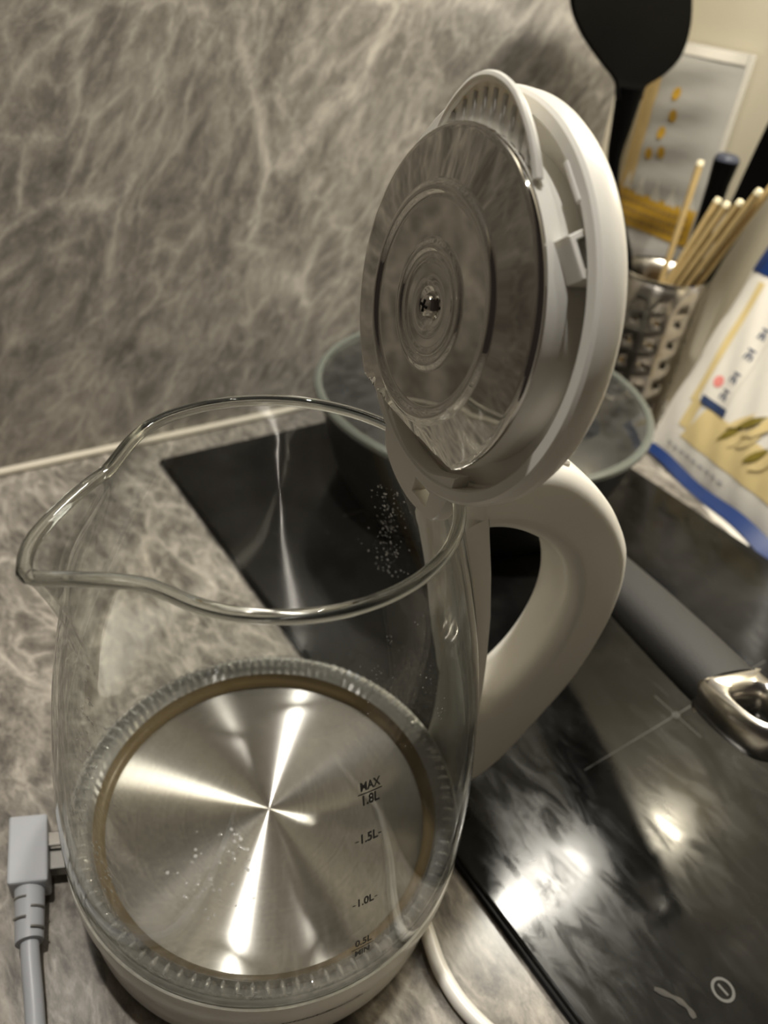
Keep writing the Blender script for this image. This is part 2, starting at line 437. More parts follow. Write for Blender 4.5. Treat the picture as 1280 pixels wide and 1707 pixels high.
b = mesh('off_button_symbol', vs, fs, 'mark_grey', hob, smooth=False)
d_ = Vector((0.00, 1.0)).normalized() * 0.0027
strip('symbol_bar', (OX - d_.x, OY - d_.y), (OX + d_.x, OY + d_.y), 0.0011, 'mark_grey', b)

# ------------------------------------------------------------------ light fittings above the picture
cab = empty('light_box', (0.47, 0.2, 0.66)); tag(cab, 'added unseen light box holding the strip lamp above the hob', 'light box')  # added unseen box carrying the strip lamp, kept narrow to clear the ceiling spot
def bx(v): return Vector(v) - Vector((0.47, 0.2, 0.66))
box('light_box_body', (0.352, 0.050, 0.6600), (0.597, WALL_Y - 0.0002, 0.7600), 'hood', cab, bevel=0.003, xf=bx)
box('light_box_post', (0.420, 0.230, 0.7601), (0.540, WALL_Y - 0.0002, 1.4), 'hood', cab, bevel=0.002, xf=bx)
box('light_strip', (0.370, 0.074, 0.6540), (0.554, 0.110, 0.6599), 'hood', cab, bevel=0.001, xf=bx)
pk = empty('puck_lamp', (SIDE_X - 0.0002, 0.026, 0.51)); tag(pk, 'small round puck lamp on the side wall above the hob', 'lamp')
def px_(v): return Vector(v) - Vector((SIDE_X - 0.0002, 0.026, 0.51))
lathe('lamp_housing', [(0.0175, 0.503), (0.0190, 0.501), (0.0220, 0.503), (0.0230, 0.512), (0.0200, 0.520), (0.0, 0.522)], 'hood', pk, n=40, xf=lambda v: px_((v[0] + PUCK[0], v[1] + PUCK[1], v[2])))
box('bracket', (0.590, 0.018, 0.506), (SIDE_X - 0.0002, 0.034, 0.517), 'hood', pk, bevel=0.001, xf=px_)

# ------------------------------------------------------------------ kettle
RZ = 0.2182
PZ = [0.044, 0.047, 0.052, 0.060, 0.070, 0.085, 0.100, 0.120, 0.145, 0.170, 0.190, 0.205, 0.212, RZ]
PR = [0.0845, 0.0862, 0.0868, 0.0870, 0.0866, 0.0857, 0.0843, 0.0820, 0.0783, 0.0731, 0.0680, 0.0635, 0.0615, 0.0600]
def body_r(z): return smooth_interp(z, PZ, PR)
SPA = [105, 114, 123, 135, 145, 154, 163.5, 170, 176, 182.6, 186, 190.9, 197, 204, 210.7, 219, 228]
SPR = [0.0600, 0.0592, 0.0578, 0.0562, 0.0566, 0.0607, 0.0665, 0.0715, 0.0763, 0.0800, 0.0805, 0.0728, 0.0654, 0.0604, 0.0590, 0.0595, 0.0600]
def rim_r(az):
    d = math.degrees(az) % 360
    return smooth_interp(d, SPA, SPR)
def glass_r(az, z):
    t = (RZ - z) / 0.038
    r = body_r(z)
    if t < 1:
        dsp = rim_r(az) - 0.06
        k = (1 - t) ** 1.25
        r += dsp * k
    return r
S = Vector((cos(radians(171.133)), sin(radians(171.133)), 0)); H = Vector((0, 0, 1)).cross(S)
kettle = empty('glass_kettle', (0, 0, 0))
tag(kettle, 'clear glass electric kettle with ivory handle and lid flipped open', 'kettle')
# glass wall (inner and outer surface)
NA = 180
rows = [0.044 + 0.012 * i / 6 for i in range(6)] + [0.056 + (0.180 - 0.056) * i / 18 for i in range(18)] + [0.180 + (RZ - 0.180) * i / 16 for i in range(17)]
vs, fs = [], []
for side in (0, 0.0023):
    for z in rows:
        for i in range(NA):
            a = 2 * pi * i / NA; r = glass_r(a, z) - side
            vs.append((r * cos(a), r * sin(a), z))
nr = len(rows)
for s_ in range(2):
    o_ = s_ * nr * NA
    for j in range(nr - 1):
        for i in range(NA):
            i2 = (i + 1) % NA
            q4 = (o_ + j * NA + i, o_ + j * NA + i2, o_ + (j + 1) * NA + i2, o_ + (j + 1) * NA + i)
            fs.append(q4 if s_ == 0 else q4[::-1])
glass = mesh('glass_body', vs, fs, 'glass', kettle, auto=70)
rimpts = []
for i in range(240):
    a = 2 * pi * i / 240; r = glass_r(a, RZ) - 0.0011
    rimpts.append((r * cos(a), r * sin(a), RZ))
o = tube('rim', rimpts, 0.0022, 'rim_glass', glass, n=12, closed=True); o['label'] = 'thick rolled glass rim'
# thick clear foot of the glass with moulded ridges
vs, fs = [], []
NB = 120
prof = [(0.0760, 0.0440), (0.0775, 0.0475), (0.0800, 0.0490), (0.0842, 0.0482), (0.0846, 0.0445)]
for (r, z) in prof:
    for i in range(NB * 2):
        a = 2 * pi * i / (NB * 2)
        dz = 0.0016 if (i % 2 == 0 and 0.077 < r < 0.0843) else 0
        vs.append((r * cos(a), r * sin(a), z + dz))
for j in range(len(prof) - 1):
    for i in range(NB * 2):
        i2 = (i + 1) % (NB * 2); fs.append((j * NB * 2 + i, j * NB * 2 + i2, (j + 1) * NB * 2 + i2, (j + 1) * NB * 2 + i))
M['foot_glass'] = clear_glass('ridged_foot_glass', tint=(0.72, 0.73, 0.71), film=0.14, boost=0.20)
o = mesh('ridged_glass_foot', vs, fs, 'foot_glass', glass, auto=10)
# radial nubs moulded into the foot, too many and small to pick apart
vs, fs = [], []
for i in range(92):
    a = 2 * pi * i / 92; e1, e2 = Vector((cos(a), sin(a), 0)), Vector((-sin(a), cos(a), 0)); c0 = e1 * 0.0812 + Vector((0, 0, 0.0502)); b0 = len(vs)
    for (t, w_) in ((-1, 0.15), (-0.6, 0.8), (0, 1.0), (0.6, 0.8), (1, 0.15)):
        for j in range(6):
            ph = pi * j / 5; vs.append(c0 + e1 * t * 0.0026 + e2 * cos(ph) * 0.00105 * w_ + Vector((0, 0, sin(ph) * 0.0011 * w_ - 0.0006)))
    for k in range(4):
        for j in range(5): fs.append((b0 + k * 6 + j, b0 + k * 6 + j + 1, b0 + (k + 1) * 6 + j + 1, b0 + (k + 1) * 6 + j))
M['nub'] = clear_glass('glass_nub', tint=(0.85, 0.86, 0.85), film=0.42, boost=0.30)  # white film puts the ridge glints into the nub colour
o = mesh('foot_ridges', vs, fs, 'nub', glass); o['kind'] = 'stuff'; o['label'] = 'row of small moulded glass ridges around the foot'
# amber seal, steel heating plate
lathe('amber_seal', [(0.0715, 0.0385), (0.0722, 0.0402), (0.0736, 0.0412), (0.0748, 0.0420), (0.0762, 0.0440), (0.0768, 0.0425), (0.0768, 0.037)], 'amber', kettle, n=128, auto=60)
pl = lathe('heating_plate', [(0.0, 0.0), (0.010, 0.0), (0.030, 0.0), (0.055, 0.0), (0.068, 0.0), (0.0725, 0.0)], 'brushed', kettle, n=160)
pl.location = (0, 0, 0.038); pl['label'] = 'brushed round steel heating plate'
# ivory base ring of the kettle
M['foot_grey'] = principled('grey_refraction_ring', (0.36, 0.35, 0.33), 0.25, noise=0.1)  # added grey ring, its colour standing in for what the clear foot refracts
lathe('foot_refraction_ring', [(0.0735, 0.0370), (0.0840, 0.0432), (0.0852, 0.0440)], 'foot_grey', kettle, n=144)
lathe('base_ring', [(0.0850, 0.0425), (0.0856, 0.0447), (0.0868, 0.0452), (0.0872, 0.0430), (0.0868, 0.036), (0.0850, 0.026), (0.0838, 0.0205), (0.0800, 0.0200), (0.06, 0.0200)], 'plastic', kettle, n=144)

# lettering on the glass
def text_mesh(body, size):
    cu = bpy.data.curves.new('lettering', 'FONT'); cu.body = body; cu.size = size; cu.align_x = 'CENTER'; cu.align_y = 'CENTER'
    cu.offset = size * 0.03
    ob = bpy.data.objects.new('lettering', cu); COL.objects.link(ob)
    dg = bpy.context.evaluated_depsgraph_get(); dg.update()
    me = bpy.data.meshes.new_from_object(ob.evaluated_get(dg))
    bpy.data.objects.remove(ob); bpy.data.curves.remove(cu)
    return me
def on_glass(x, y, az0, z0):
    z = z0 + y; r = body_r(z) + 0.00012; a = az0 + x / r
    return Vector((r * cos(a), r * sin(a), z))
def glass_text(name, body, size, az, z0, sx=1.0):
    me = text_mesh(body, size)
    bm = bmesh.new(); bm.from_mesh(me)
    bmesh.ops.subdivide_edges(bm, edges=[e for e in bm.edges if e.calc_length() > 0.002], cuts=1)
    for v in bm.verts: v.co = on_glass(v.co.x * sx - v.co.y * 0.06, v.co.y, az, z0)
    bm.to_mesh(me); bm.free(); me.name = name; me.materials.append(M['print_black'])
    return link(name, me, glass, smooth=False)
def glass_line(x0, x1, az, z0, w=0.0005):
    k = 8; vs, fs = [], []
    for i in range(k + 1):
        x = x0 + (x1 - x0) * i / k
        vs.append(on_glass(x, w / 2, az, z0)); vs.append(on_glass(x, -w / 2, az, z0))
    for i in range(k): fs.append((2 * i, 2 * i + 1, 2 * i + 3, 2 * i + 2))
    return mesh('scale_line', vs, fs, 'print_black', glass, smooth=False)
AZT = radians(-95.1)
LS = 0.66
glass_text('max_lettering', 'MAX', 0.0048, AZT, 0.1588, LS); glass_line(-0.0041, 0.0041, AZT, 0.1561); glass_text('volume_lettering', '1.8L', 0.0056, AZT, 0.1531, LS)
AZ2 = radians(-95.3)
for zz in (0.1366, 0.1042):
    glass_text('volume_lettering', '1.5L' if zz > 0.12 else '1.0L', 0.0058, AZ2, zz, LS); glass_line(-0.0047, -0.0035, AZ2, zz - 0.0003); glass_line(0.0035, 0.0047, AZ2, zz - 0.0003)
AZ3 = radians(-94.8)
glass_text('volume_lettering', '0.5L', 0.0058, AZ3, 0.0792, LS); glass_line(-0.0044, 0.0044, AZ3, 0.0757); glass_text('min_lettering', 'MIN', 0.0052, AZ3, 0.0724, LS)

# condensation beads on the glass, plus pale beads as ridge glints (nobody could count them)
vs, fs = [], []
def bead(c, nrm, r, flat=0.5):
    nrm = nrm.normalized(); x = nrm.cross(Vector((0, 0, 1)))
    if x.length < 0.1: x = Vector((1, 0, 0))
    x.normalize(); y = nrm.cross(x); b0 = len(vs)
    asp = random.uniform(0.7, 1.4)
    for (h_, q_) in ((0, 1.0), (0.55, 0.82), (0.9, 0.42)):
        for i in range(7):
            a = 2 * pi * i / 7; vs.append(c + x * cos(a) * r * q_ + y * sin(a) * r * q_ * asp + nrm * h_ * r * flat)
    vs.append(c + nrm * r * flat)
    for j in range(2):
        for i in range(7): fs.append((b0 + j * 7 + i, b0 + j * 7 + (i + 1) % 7, b0 + (j + 1) * 7 + (i + 1) % 7, b0 + (j + 1) * 7 + i))
    for i in range(7): fs.append((b0 + 14 + i, b0 + 14 + (i + 1) % 7, b0 + 21))
def glass_bead(azd, z, r, inside=True):
    a = radians(azd); rr = glass_r(a, z) - (0.0024 if inside else -0.0001); nn = Vector((cos(a), sin(a), 0))
    bead(nn * rr + Vector((0, 0, z)), -nn if inside else nn, r)
for _ in range(330):       # pale beads standing in for ridge glints, along the foot on the left
    glass_bead(random.uniform(122, 218), 0.0475 + abs(random.gauss(0, 0.0035)), random.uniform(0.0004, 0.0013))
for _ in range(60): glass_bead(random.gauss(190, 3), random.uniform(0.09, 0.18), random.uniform(0.0004, 0.0011))
for _ in range(40): glass_bead(random.gauss(200, 2), random.uniform(0.075, 0.11), random.uniform(0.0003, 0.0009))
for _ in range(230):       # more pale beads as ridge glints, along the bottom edge at the front
    glass_bead(random.uniform(205, 300), 0.0490 + abs(random.gauss(0, 0.0016)), random.uniform(0.0004, 0.0010))
for _ in range(150): glass_bead(random.gauss(21, 4), random.uniform(0.13, 0.185), random.uniform(0.0002, 0.0006))
for _ in range(150): glass_bead(random.uniform(-98, -70), random.uniform(0.165, 0.208), random.uniform(0.0001, 0.00024), False)  # tiny pale dirt flecks on the outside
for _ in range(55):       # on the plate
    a = random.gauss(radians(205), 0.22); r = random.uniform(0.018, 0.055); bead(Vector((r * cos(a), r * sin(a), 0.03805)), Vector((0, 0, 1)), random.uniform(0.0004, 0.0009), 0.25)
M['water'] = clear_glass('droplet_glint_bead', tint=(0.9, 0.92, 0.92), film=0.50, boost=0.25)  # white film puts the sparkle into the bead colour
o = mesh('droplet_and_glint_beads', vs, fs, 'water', glass); o['kind'] = 'stuff'; o['label'] = 'water droplets, dirt flecks and pale beads standing for ridge glints on the glass'

# handle: D-shaped ivory loop, outline in (distance from axis, height)
def hf(v): # v = (rho, z, depth along H)
    return -S * v[0] + Vector((0, 0, v[1])) + H * v[2]
outer = catmull([(0.0640, 0.2150), (0.085, 0.2190), (0.1030, 0.2170), (0.1210, 0.2070), (0.1400, 0.1890), (0.1540, 0.1690), (0.1600, 0.1530), (0.1625, 0.1350), (0.1610, 0.1120),
                 (0.1530, 0.0850), (0.1385, 0.0595), (0.1235, 0.0370), (0.1085, 0.0235), (0.0920, 0.0215)], 6)
inner_side = [(0.0866, 0.030), (0.0875, 0.045), (0.0878, 0.060), (0.0874, 0.070), (0.0851, 0.100), (0.0828, 0.120), (0.0791, 0.145), (0.0739, 0.170), (0.0688, 0.190), (0.0645, 0.205)]
hole = catmull([(0.0700, 0.1880), (0.0760, 0.1915), (0.0870, 0.1895), (0.0985, 0.1840), (0.1115, 0.1750), (0.1225, 0.1620), (0.1290, 0.1450), (0.1302, 0.1280), (0.1268, 0.1120), (0.1200, 0.0980), (0.1105, 0.0868), (0.1020, 0.0830), (0.0972, 0.0870), (0.0925, 0.1040), (0.0878, 0.1204), (0.0792, 0.1564), (0.0730, 0.1780)], 5, closed=True)
HW = 0.0145
layers = []
for i in range(-5, 6):
    t = i / 5; e = 0.0060
    layers.append((t * HW, e * (1 - sqrt(max(0, 1 - abs(t) ** 3.2)))))
layers = [(-HW - 0.00005, 0.0085)] + layers + [(HW + 0.00005, 0.0085)]
hd = plate('handle', list(outer) + [Vector(p) for p in inner_side], [hole], layers, 'plastic', kettle, xf=hf, auto=50)
box('lid_release_button', (0.098, 0.2135, -0.009), (0.112, 0.2195, 0.009), 'plastic', hd, bevel=0.0015, xf=lambda v: hf((v[0], v[1] - (v[0] - 0.098) * 0.35 + 0.0005, v[2])))

# ---------------- lid, standing open: local frame u (hinge -> front tab), h, n (underside facing the spout)
TH = radians(96.957)
LU = S * cos(TH) + Vector((0, 0, sin(TH))); LN = -Vector((0, 0, cos(TH))) + S * sin(TH); LH = H
LD = S * -0.0471 + Vector((0, 0, 0.2767))
def lf(u, h, n): return LD + LU * u + LH * h + LN * n
def lx(v): return lf(v[0], v[1], v[2])      # local (u, h, n)
CHORD = -0.0382
def lxc(v): return lf(max(v[0], CHORD), v[1], v[2])
lid = lathe('lid', [(0.0480, -0.0172), (0.0555, -0.0172), (0.0563, -0.0165), (0.0566, -0.0096), (0.0572, -0.0089), (0.0604, -0.0089), (0.0614, -0.0098), (0.0619, -0.0125), (0.0617, -0.0165), (0.0604, -0.0190), (0.0570, -0.0220), (0.050, -0.0250), (0.040, -0.0270), (0.020, -0.0285), (0.0, -0.0288)], 'plastic', kettle, n=144, xf=lx)
lid['label'] = 'ivory round lid flipped up on its hinge'
lathe('inner_collar', [(0.0485, -0.0173), (0.0488, -0.0100), (0.0500, -0.0092), (0.0502, -0.0022), (0.0480, -0.0015)], 'plastic', lid, n=144, xf=lxc)
# polished plate on the underside, pressed with two rings
prof = [(0.0505, -0.0022), (0.0509, -0.0012), (0.0508, -0.0004), (0.0503, 0.0001), (0.0496, 0.0003), (0.0488, 0.00042), (0.0450, 0.0010), (0.0400, 0.00175), (0.0362, 0.0023), (0.0356, 0.0024), (0.0351, 0.0027), (0.0345, 0.0032), (0.0336, 0.0035), (0.0327, 0.0032), (0.0320, 0.0026), (0.0314, 0.0022),
        (0.0307, 0.0021), (0.0300, 0.0021), (0.025, 0.0021), (0.0200, 0.0021), (0.0194, 0.0021), (0.0188, 0.0023), (0.0182, 0.0026), (0.0174, 0.0028), (0.0166, 0.0026), (0.0160, 0.0022), (0.0154, 0.0019), (0.0148, 0.0021), (0.0141, 0.0023), (0.0134, 0.0021), (0.0128, 0.0018), (0.0122, 0.0018), (0.010, 0.0018), (0.0062, 0.0018), (0.0056, 0.0016), (0.0046, 0.0009), (0.0040, 0.0007), (0.0, 0.0007)]
o = lathe('steel_plate', prof, 'mirror', lid, n=160, xf=lxc, auto=60); o['label'] = 'mirror-polished steel underside with pressed rings'
sc_ = lathe('screw', [(0.0036, 0.0006), (0.0037, 0.0016), (0.0031, 0.0027), (0.0018, 0.0033), (0.0, 0.0035)], 'chrome', lid, n=24, xf=lambda v: lf(v[0], v[1], v[2]))
for k in range(2):
    box('cross_slot', (-0.0019 if k else -0.0004, -0.0004 if k else -0.0019, 0.0031), (0.0019 if k else 0.0004, 0.0004 if k else 0.0019, 0.0036), 'black_plastic', sc_, xf=lambda v: lf(v[0], v[1], v[2]))
# ribbed strainer standing up at the front of the lid
arc = catmull([(-0.0265, 0.0440), (-0.0225, 0.0500), (-0.0165, 0.0560), (-0.009, 0.0608), (0.0, 0.0625), (0.009, 0.0608), (0.0165, 0.0560), (0.0225, 0.0500), (0.0265, 0.0440)], 6)
disc_edge = [(0.0505 * sin(a), 0.0505 * cos(a)) for a in [radians(28 - 56 * i / 14) for i in range(15)]]
tabx = lambda v: lf(v[1], v[0], v[2] + (v[1] - 0.05) * 0.12 - 0.0040)   # leans towards the spout
tab = plate('strainer', list(arc) + [Vector(p) for p in disc_edge], [], [(-0.0009, 0.0), (0.0006, 0.0)], 'plastic', lid, xf=tabx)
tab['label'] = 'ribbed ivory strainer fin at the lid front'
v_, f_ = tube_geo([(p.x, p.y, 0.0012) for p in arc], 0.0013, 8)
mesh('strainer_rim', [tabx(p) for p in v_], f_, 'plastic', tab)
for k in range(9):
    x = -0.0200 + 0.005 * k
    top = 0.0605 - (x / 0.0265) ** 2 * 0.0165
    bot = sqrt(0.0512 ** 2 - x * x)
    if top - bot < 0.001: continue
    v_, f_ = tube_geo([(x, bot - 0.002, 0.0003), (x, top - 0.0006, 0.0003)], 0.0011, 8)
    mesh('rib', [tabx(p) for p in v_], f_, 'plastic', tab)
# latch pocket on the near side of the collar
LA = radians(54)
def latch_x(v): # (tangential, n, radial)
    r = 0.0496 + v[2]
    return lf(r * cos(LA) - v[0] * sin(LA), r * sin(LA) + v[0] * cos(LA), v[1])
lat = plate('latch', [(0.0070, -0.0173), (-0.0062, -0.0173), (-0.0080, -0.0150), (-0.0035, -0.0050), (0.0070, -0.0085)], [[(0.0040, -0.0150), (-0.0050, -0.0140), (-0.0026, -0.0078), (0.0040, -0.0100)]], [(-0.0005, 0), (0.0052, 0), (0.0058, 0.0005)], 'plastic', lid, xf=latch_x)
for ang in (36, -36):
    LB = radians(ang)
    box('rim_rail', (-0.006, -0.0168, 0.0558), (0.006, -0.0085, 0.0574), 'plastic', lid, bevel=0.0004, xf=lambda v, LB=LB: lf(v[2] * cos(LB) - v[0] * sin(LB), v[2] * sin(LB) + v[0] * cos(LB), v[1]))
# hinge flap with its square hole
flap = catmull([(-0.0265, -0.0470), (-0.0260, -0.0560), (-0.0225, -0.0630), (-0.0130, -0.0685), (0.0, -0.0712), (0.0110, -0.0705), (0.0175, -0.0690), (0.0215, -0.0630), (0.0235, -0.0560), (0.0240, -0.0470)], 5) + catmull([(0.0180, -0.0500), (0.0080, -0.0545), (-0.0060, -0.0555), (-0.0180, -0.0520)], 4)
fl = plate('hinge_flap', flap, [[(0.0022, -0.0612), (0.0022, -0.0662), (0.0122, -0.0662), (0.0122, -0.0612)]], [(-0.0150, 0.0), (-0.0105, 0.0), (-0.0095, 0.0006)], 'plastic', lid, xf=lambda v: lf(v[1], v[0], v[2]))

# ------------------------------------------------------------------ power base under the kettle, with its cord
pb = empty('power_base', (0, 0, 0)); tag(pb, 'round ivory power base with cord under the kettle', 'power base')
lathe('base_disc', [(0.0, 0.0), (0.076, 0.0), (0.0815, 0.002), (0.0830, 0.006), (0.0825, 0.013), (0.0815, 0.0165), (0.078, 0.0185), (0.0, 0.0190)], 'plastic', pb, n=128)
tube('cord', catmull([(0.050, -0.052, 0.0055), (0.043, -0.075, 0.0048), (0.0395, -0.090, 0.0042), (0.040, -0.108, 0.0040), (0.048, -0.135, 0.0040), (0.062, -0.18, 0.0040), (0.06, -0.26, 0.004), (0.0, -0.36, 0.004)], 10), 0.0036, 'plastic', pb, n=12)
# dark script on the base front, too blurred to read: a slanting row of short strokes
vs, fs = [], []
x = -0.016
while x < 0.016:
    wd = random.uniform(0.0010, 0.0018); hh = random.uniform(0.0010, 0.0026)
    b0 = len(vs)
    for (dx, dz) in ((0, 0), (wd * 0.7, 0), (wd * 0.7 + 0.0006, hh), (0.0006, hh)):
        zz = 0.0285 + dz; r = interp(zz, [0.0205, 0.026, 0.036], [0.0838, 0.0850, 0.0868]) + 0.00015; a = radians(-103) + (x + dx) / r
        vs.append((r * cos(a), r * sin(a), zz))
    fs.append((b0, b0 + 1, b0 + 2, b0 + 3)); x += wd
mesh('maker_script', vs, fs, 'print_black', kettle, smooth=False)

# ------------------------------------------------------------------ charger plug at the left
plug = empty('charger_plug', (-0.095, 0.058, 0)); tag(plug, 'grey-white plug with ribbed strain relief and cable left of the kettle', 'plug')
PXD = Vector((0.80, -0.60, 0)).normalized(); PYD = Vector((-0.60, -0.80, 0)).normalized()  # out of the plug (right), along the cable (towards the viewer)
PO = Vector((-0.0985, 0.0635, 0))
PA, PBv = Vector((-0.1003, 0.0670, 0)), Vector((-0.0085, -0.0330, 0))   # far left corner of the housing, run along its length
PW = Vector((0.0155, -0.0067, 0)); PLn = PBv.normalized(); PWn = PW.normalized()
def pg(v): return PA + PWn * v[0] + PLn * v[1] + Vector((0, 0, v[2])) - Vector((-0.095, 0.058, 0))
box('housing', (0.0, 0.0, 0.0045), (0.0168, 0.0335, 0.0185), 'plastic_cool', plug, bevel=0.0012, xf=pg)
box('metal_pin', (0.0166, 0.0085, 0.0105), (0.0290, 0.0155, 0.0160), 'satin', plug, bevel=0.0005, xf=pg)
box('pin_socket', (0.0167, 0.0160, 0.0060), (0.0290, 0.0250, 0.0125), 'hood', plug, bevel=0.0006, xf=pg)
sr = tube('strain_relief', [pg((0.0084, y, 0.0105 - 0.02 * (y - 0.033))) for y in (0.0325, 0.036, 0.042, 0.048, 0.0545, 0.0560)], lambda t: 0.0064 - 0.0008 * t, 'plastic_cool', plug, n=20)
for k in range(4):
    y = 0.0375 + 0.0045 * k; sd = 1 if k % 2 else -1
    arc_ = [pg((0.0084 + 0.00635 * cos(a), y + 0.0012 * sin(a), 0.0104 + 0.0063 * sin(a))) for a in [radians(15 + 9 * i) if sd > 0 else radians(95 + 9 * i) for i in range(8)]]
    tube('relief_groove', arc_, 0.00055, 'hood', sr, n=6)
tube('cable', catmull([pg((0.0084, 0.052, 0.0100)), pg((0.0086, 0.062, 0.0085)), pg((0.0098, 0.080, 0.0055)), pg((0.0110, 0.105, 0.0042)), pg((0.011, 0.14, 0.0040)), pg((0.004, 0.2, 0.0040)), pg((-0.02, 0.30, 0.0040))], 8), 0.0038, 'plastic_cool', plug, n=14)

# ------------------------------------------------------------------ frying pan with glass lid on the back ring
PC = Vector((0.2935, 0.2135, HZ + 0.0003)); PR_ = 0.131
pan = empty('frying_pan', PC); tag(pan, 'dark frying pan with grey grip handle on the back of the hob', 'frying pan')
lathe('pan_body', [(0.0, 0.0), (0.098, 0.0), (0.104, 0.003), (0.112, 0.018), (0.1225, 0.052), (0.1265, 0.070), (0.1300, 0.0785), (0.1285, 0.0795), (0.1245, 0.070), (0.1205, 0.052), (0.110, 0.019), (0.102, 0.005), (0.0, 0.004)], 'pan_black', pan, n=96)
ha = Vector((0.2395, 0.0200, 0.070)) - PC; hb = Vector((0.2085, -0.0860, 0.0855)) - PC
hdir = (hb - ha).normalized(); hs = hdir.cross(Vector((0, 0, 1))).normalized(); hu = hs.cross(hdir)
def grip_pt(t, a, w, hgt): return ha + (hb - ha) * t + hs * (cos(a) * w) + hu * (sin(a) * hgt)
vs, fs = [], []; NG = 20
secs = [(-0.74, 0.009, 0.006), (-0.70, 0.0100, 0.0065), (-0.45, 0.0125, 0.0085), (-0.1, 0.0160, 0.0110), (0.25, 0.0175, 0.0120), (0.6, 0.0180, 0.0122), (0.85, 0.0178, 0.0120), (0.93, 0.0174, 0.0116)]
for (t, w, hg) in secs:
    for i in range(NG):
        a = 2 * pi * i / NG; sq = (abs(cos(a)) ** 3 + abs(sin(a)) ** 3) ** (-1 / 3)
        vs.append(grip_pt(t, a, w * sq, hg * sq))
for j in range(len(secs) - 1):
    for i in range(NG): fs.append((j * NG + i, j * NG + (i + 1) % NG, (j + 1) * NG + (i + 1) % NG, (j + 1) * NG + i))
fs += [tuple(range(NG))[::-1], tuple((len(secs) - 1) * NG + i for i in range(NG))]
gr = mesh('grip', vs, fs, 'grip', pan, auto=60)
# cast steel end with a hanging hole
def ex(v): return ha + (hb - ha) * (0.92 + v[0] / (hb - ha).length) + hs * v[1] + hu * v[2]
oute = catmull([(-0.001, -0.0172), (0.010, -0.0178), (0.024, -0.0165), (0.036, -0.0125), (0.0415, -0.006), (0.0425, 0.0), (0.0415, 0.006), (0.036, 0.0125), (0.024, 0.0165), (0.010, 0.0178), (-0.001, 0.0172)], 4)
holee = catmull([(0.014, -0.0085), (0.023, -0.0092), (0.031, -0.0065), (0.0335, 0.0), (0.031, 0.0065), (0.023, 0.0092), (0.014, 0.0085), (0.0115, 0.0)], 4, closed=True)
plate('steel_end', oute, [holee], [(-0.0105, 0.0030), (-0.0085, 0.0008), (-0.003, 0.0), (0.003, 0.0), (0.0085, 0.0010), (0.0105, 0.0034)], 'satin', pan, xf=ex)
ferr = tube('ferrule', [ha + (hb - ha) * -0.72, ha + (hb - ha) * -0.92], 0.0075, 'satin', pan, n=14)
# the glass lid lies loose on the pan
pl2 = empty('pan_lid', PC + Vector((0, 0, 0.0800))); tag(pl2, 'domed clear glass lid lying on the frying pan', 'pan lid')
lathe('glass_dome', [(0.1290, 0.0040), (0.1200, 0.0085), (0.100, 0.0145), (0.075, 0.0200), (0.045, 0.0240), (0.015, 0.0255)], 'lid_glass', pl2, n=96)
lathe('glass_edge', [(0.1265, 0.0000), (0.1310, 0.0000), (0.1328, 0.0020), (0.1325, 0.0050), (0.1300, 0.0065), (0.1270, 0.0055)], 'lid_rim', pl2, n=96, closed=True)
lathe('knob', [(0.0, 0.0255), (0.018, 0.0255), (0.018, 0.0275), (0.010, 0.030), (0.009, 0.040), (0.018, 0.046), (0.020, 0.050), (0.017, 0.054), (0.0, 0.055)], 'black_plastic', pl2, n=32)

# ------------------------------------------------------------------ perforated utensil holder in the corner
HC = Vector((0.522, 0.245, 0.0)); HR, HH = 0.039, 0.150
hold = empty('utensil_holder', HC); tag(hold, 'round perforated steel utensil holder standing in the corner', 'utensil holder')
vs, fs = [], []
NCc, z0, dzc = 12, 0.022, 0.0205
def cyl(a, z, r=HR): return Vector((r * cos(a), r * sin(a), z))
def quad(a0, a1, za, zb):
    k = 3
    for j in range(k):
        b0 = len(vs); x0 = a0 + (a1 - a0) * j / k; x1 = a0 + (a1 - a0) * (j + 1) / k
        vs.extend([cyl(x0, za), cyl(x1, za), cyl(x1, zb), cyl(x0, zb)]); fs.append((b0, b0 + 1, b0 + 2, b0 + 3))
for c in range(NCc):
    a0, a1 = 2 * pi * c / NCc, 2 * pi * (c + 1) / NCc; am = (a0 + a1) / 2
    quad(a0, a1, 0.0, z0); quad(a0, a1, z0 + 5 * dzc, HH)
    for rr in range(5):
        za = z0 + rr * dzc; zm = za + dzc / 2; b0 = len(vs)
        sqr = [(a0, za), (am, za), (a1, za), (a1, zm), (a1, za + dzc), (am, za + dzc), (a0, za + dzc), (a0, zm)]
        rad = 0.0030
        octo = [(am + rad / HR * cos(t), zm + rad * sin(t)) for t in [radians(225 + 45 * i) for i in range(8)]]
        for p in sqr + octo: vs.append(cyl(*p))
        for i in range(8): fs.append((b0 + i, b0 + (i + 1) % 8, b0 + 8 + (i + 1) % 8, b0 + 8 + i))
me = bpy.data.meshes.new('perforated_wall'); me.from_pydata([tuple(v) for v in vs], [], fs)
bm = bmesh.new(); bm.from_mesh(me); bmesh.ops.remove_doubles(bm, verts=bm.verts[:], dist=0.0002); bmesh.ops.recalc_face_normals(bm, faces=bm.faces[:])
bmesh.ops.solidify(bm, geom=bm.faces[:], thickness=0.0007); bm.to_mesh(me); bm.free(); me.materials.append(M['holder']); link('perforated_wall', me, hold)
lathe('rolled_rim', [(HR + 0.0012 * cos(t), HH + 0.0012 * sin(t)) for t in [2 * pi * i / 8 for i in range(8)]], 'chrome', hold, n=48, closed=True)
lathe('floor_plate', [(0.0, 0.0004), (HR - 0.0008, 0.0004), (HR - 0.0008, 0.0014), (0.0, 0.0014)], 'holder', hold, n=48)

